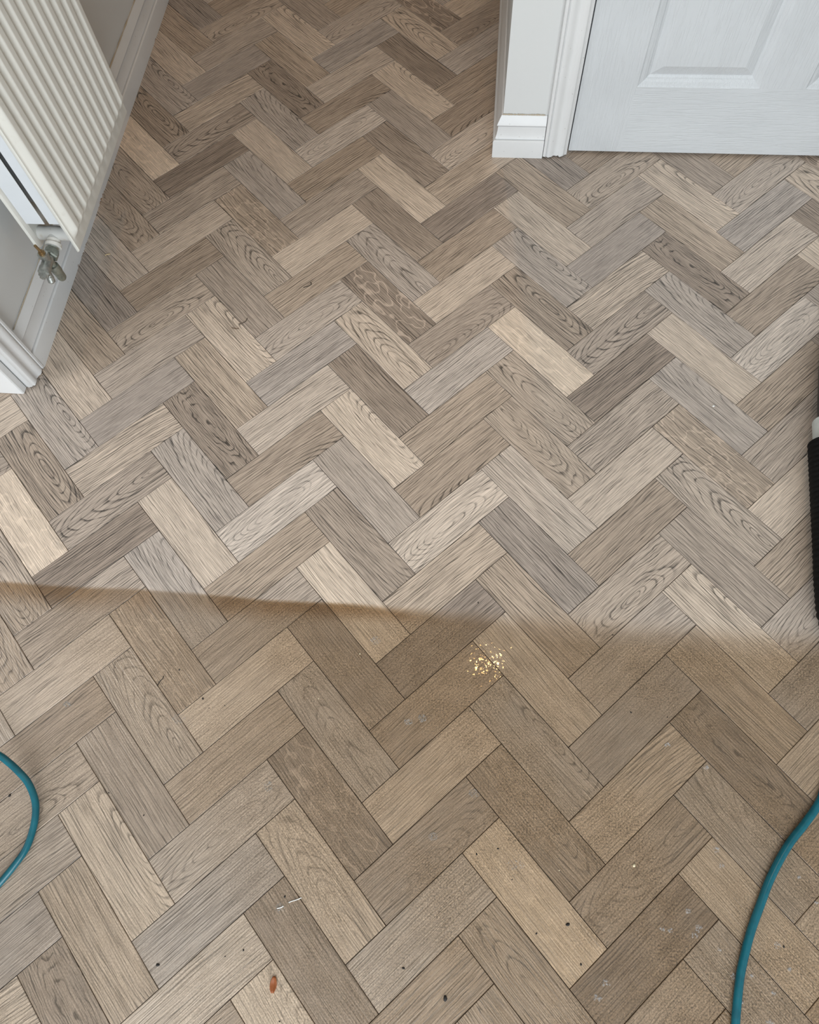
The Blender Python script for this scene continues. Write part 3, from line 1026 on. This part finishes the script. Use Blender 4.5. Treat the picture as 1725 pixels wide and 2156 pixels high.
def dome(mb, x, y, r, hgt, n=10, m=4, z=0.0002):
    v, f = [], []
    for i in range(m):
        ph = math.pi / 2 * i / m
        for k in range(n):
            a = 2 * math.pi * k / n
            v.append((x + r * math.cos(ph) * math.cos(a), y + r * math.cos(ph) * math.sin(a), z + hgt * math.sin(ph)))
    v.append((x, y, z + hgt))
    for i in range(m - 1):
        for k in range(n):
            f.append((i * n + k, i * n + (k + 1) % n, (i + 1) * n + (k + 1) % n, (i + 1) * n + k))
    for k in range(n):
        f.append(((m - 1) * n + k, (m - 1) * n + (k + 1) % n, m * n))
    mb.add(v, f)


bubs = [(0.521, -0.861, 5), (0.48, -1.057, 5), (0.454, -1.083, 4.5), (0.443, -1.083, 4), (0.363, -1.155, 6.5), (0.351, -1.172, 6.5), (0.6, -1.088, 6.5), (0.527, -0.975, 6), (0.532, -0.995, 4), (0.464, -0.833, 5),
        (0.58, -1.179, 6), (0.536, -1.131, 5), (0.495, -1.077, 7), (0.487, -1.087, 5), (0.56, -1.128, 3), (0.612, -1.115, 3), (0.588, -1.145, 3), (0.545, -1.16, 2.5), (0.52, -1.10, 3), (0.66, -1.03, 3), (0.64, -1.00, 2.5)]
for i, (x, y, s) in enumerate(bubs):
    r = random.Random(100 + i)
    mb = MB()
    R0 = 0.001 * s
    for j in range(3 + int(s * 1.6)):
        a, q = r.random() * 6.28, R0 * math.sqrt(r.random()) * 0.85
        rr = 0.0008 + 0.0011 * r.random()
        dome(mb, x + q * math.cos(a), y + q * math.sin(a) * 0.8, rr, rr * 0.9)
    o = mb.build('soap_bubble_cluster', MAT['film'], None, True)
    tag(o, 'little cluster of clear soap bubbles on the muddy floor near the long teal cable', 'bubbles', 'soap bubble clusters')
patches = [(0.235, -1.02, 14, 8), (0.17, -0.927, 9, 7), (0.112, -0.992, 8, 6), (0.061, -0.83, 7, 6), (0.083, -0.823, 7, 7), (-0.004, -0.704, 10, 7), (-0.31, -0.854, 12, 8), (-0.5, -0.846, 8, 5), (-0.148, -0.943, 8, 8), (-0.104, -1.105, 7, 8)]
for i, (x, y, a_, b_) in enumerate(patches):
    r = random.Random(200 + i)
    mb = MB()
    for j in range(70):
        a, q = r.random() * 6.28, math.sqrt(r.random())
        rr = 0.0006 + 0.0007 * r.random()
        dome(mb, x + q * math.cos(a) * a_ * 0.0009, y + q * math.sin(a) * b_ * 0.0009, rr, rr * 0.6, 7, 2)
    o = mb.build('foam_patch', MAT['froth'], None, True)
    tag(o, 'small faint patch of drying foam on the muddy floor', 'foam', 'drying foam patches')

# ------------------------------------------------------------------ ceiling downlight (its glint shows on the wet floor)
LX, LY = 0.3008, -0.2891
dl = empty('ceiling_downlight', (LX, LY, H))
MBr = MB().tube([(0, 0, -0.0005), (0, 0, -0.006), (0, 0, -0.006)], [0.043, 0.040, 0.030], 24)
ob = auto_smooth(MBr.build('bezel', plain('downlight_bezel', (0.8, 0.8, 0.8), 0.4), dl))
ld = bpy.data.lights.new('downlight_lamp', 'SPOT')
ld.energy = 9
ld.color = (1.0, 0.56, 0.19)
ld.spot_size = math.radians(120)
ld.spot_blend = 0.8
ld.shadow_soft_size = 0.028
lo = bpy.data.objects.new('downlight_lamp', ld)
lo.location = (0, 0, -0.04)
link(lo, dl)
tag(dl, 'round white recessed ceiling downlight above the muddy floor', 'light')

# added unseen lamp, copied from the downlight, to warm the hall wall
hall_fill = empty('ceiling_downlight', (0.0, 1.60, H))
ob2 = ob.copy(); link(ob2, hall_fill)
hall_fill_d = ld.copy(); hall_fill_d.energy = 20
hall_fill_lamp = bpy.data.objects.new('downlight_lamp', hall_fill_d); hall_fill_lamp.location = (0, 0, -0.04); link(hall_fill_lamp, hall_fill)
tag(hall_fill, 'added unseen fill lamp warming the hall past the radiator', 'light')
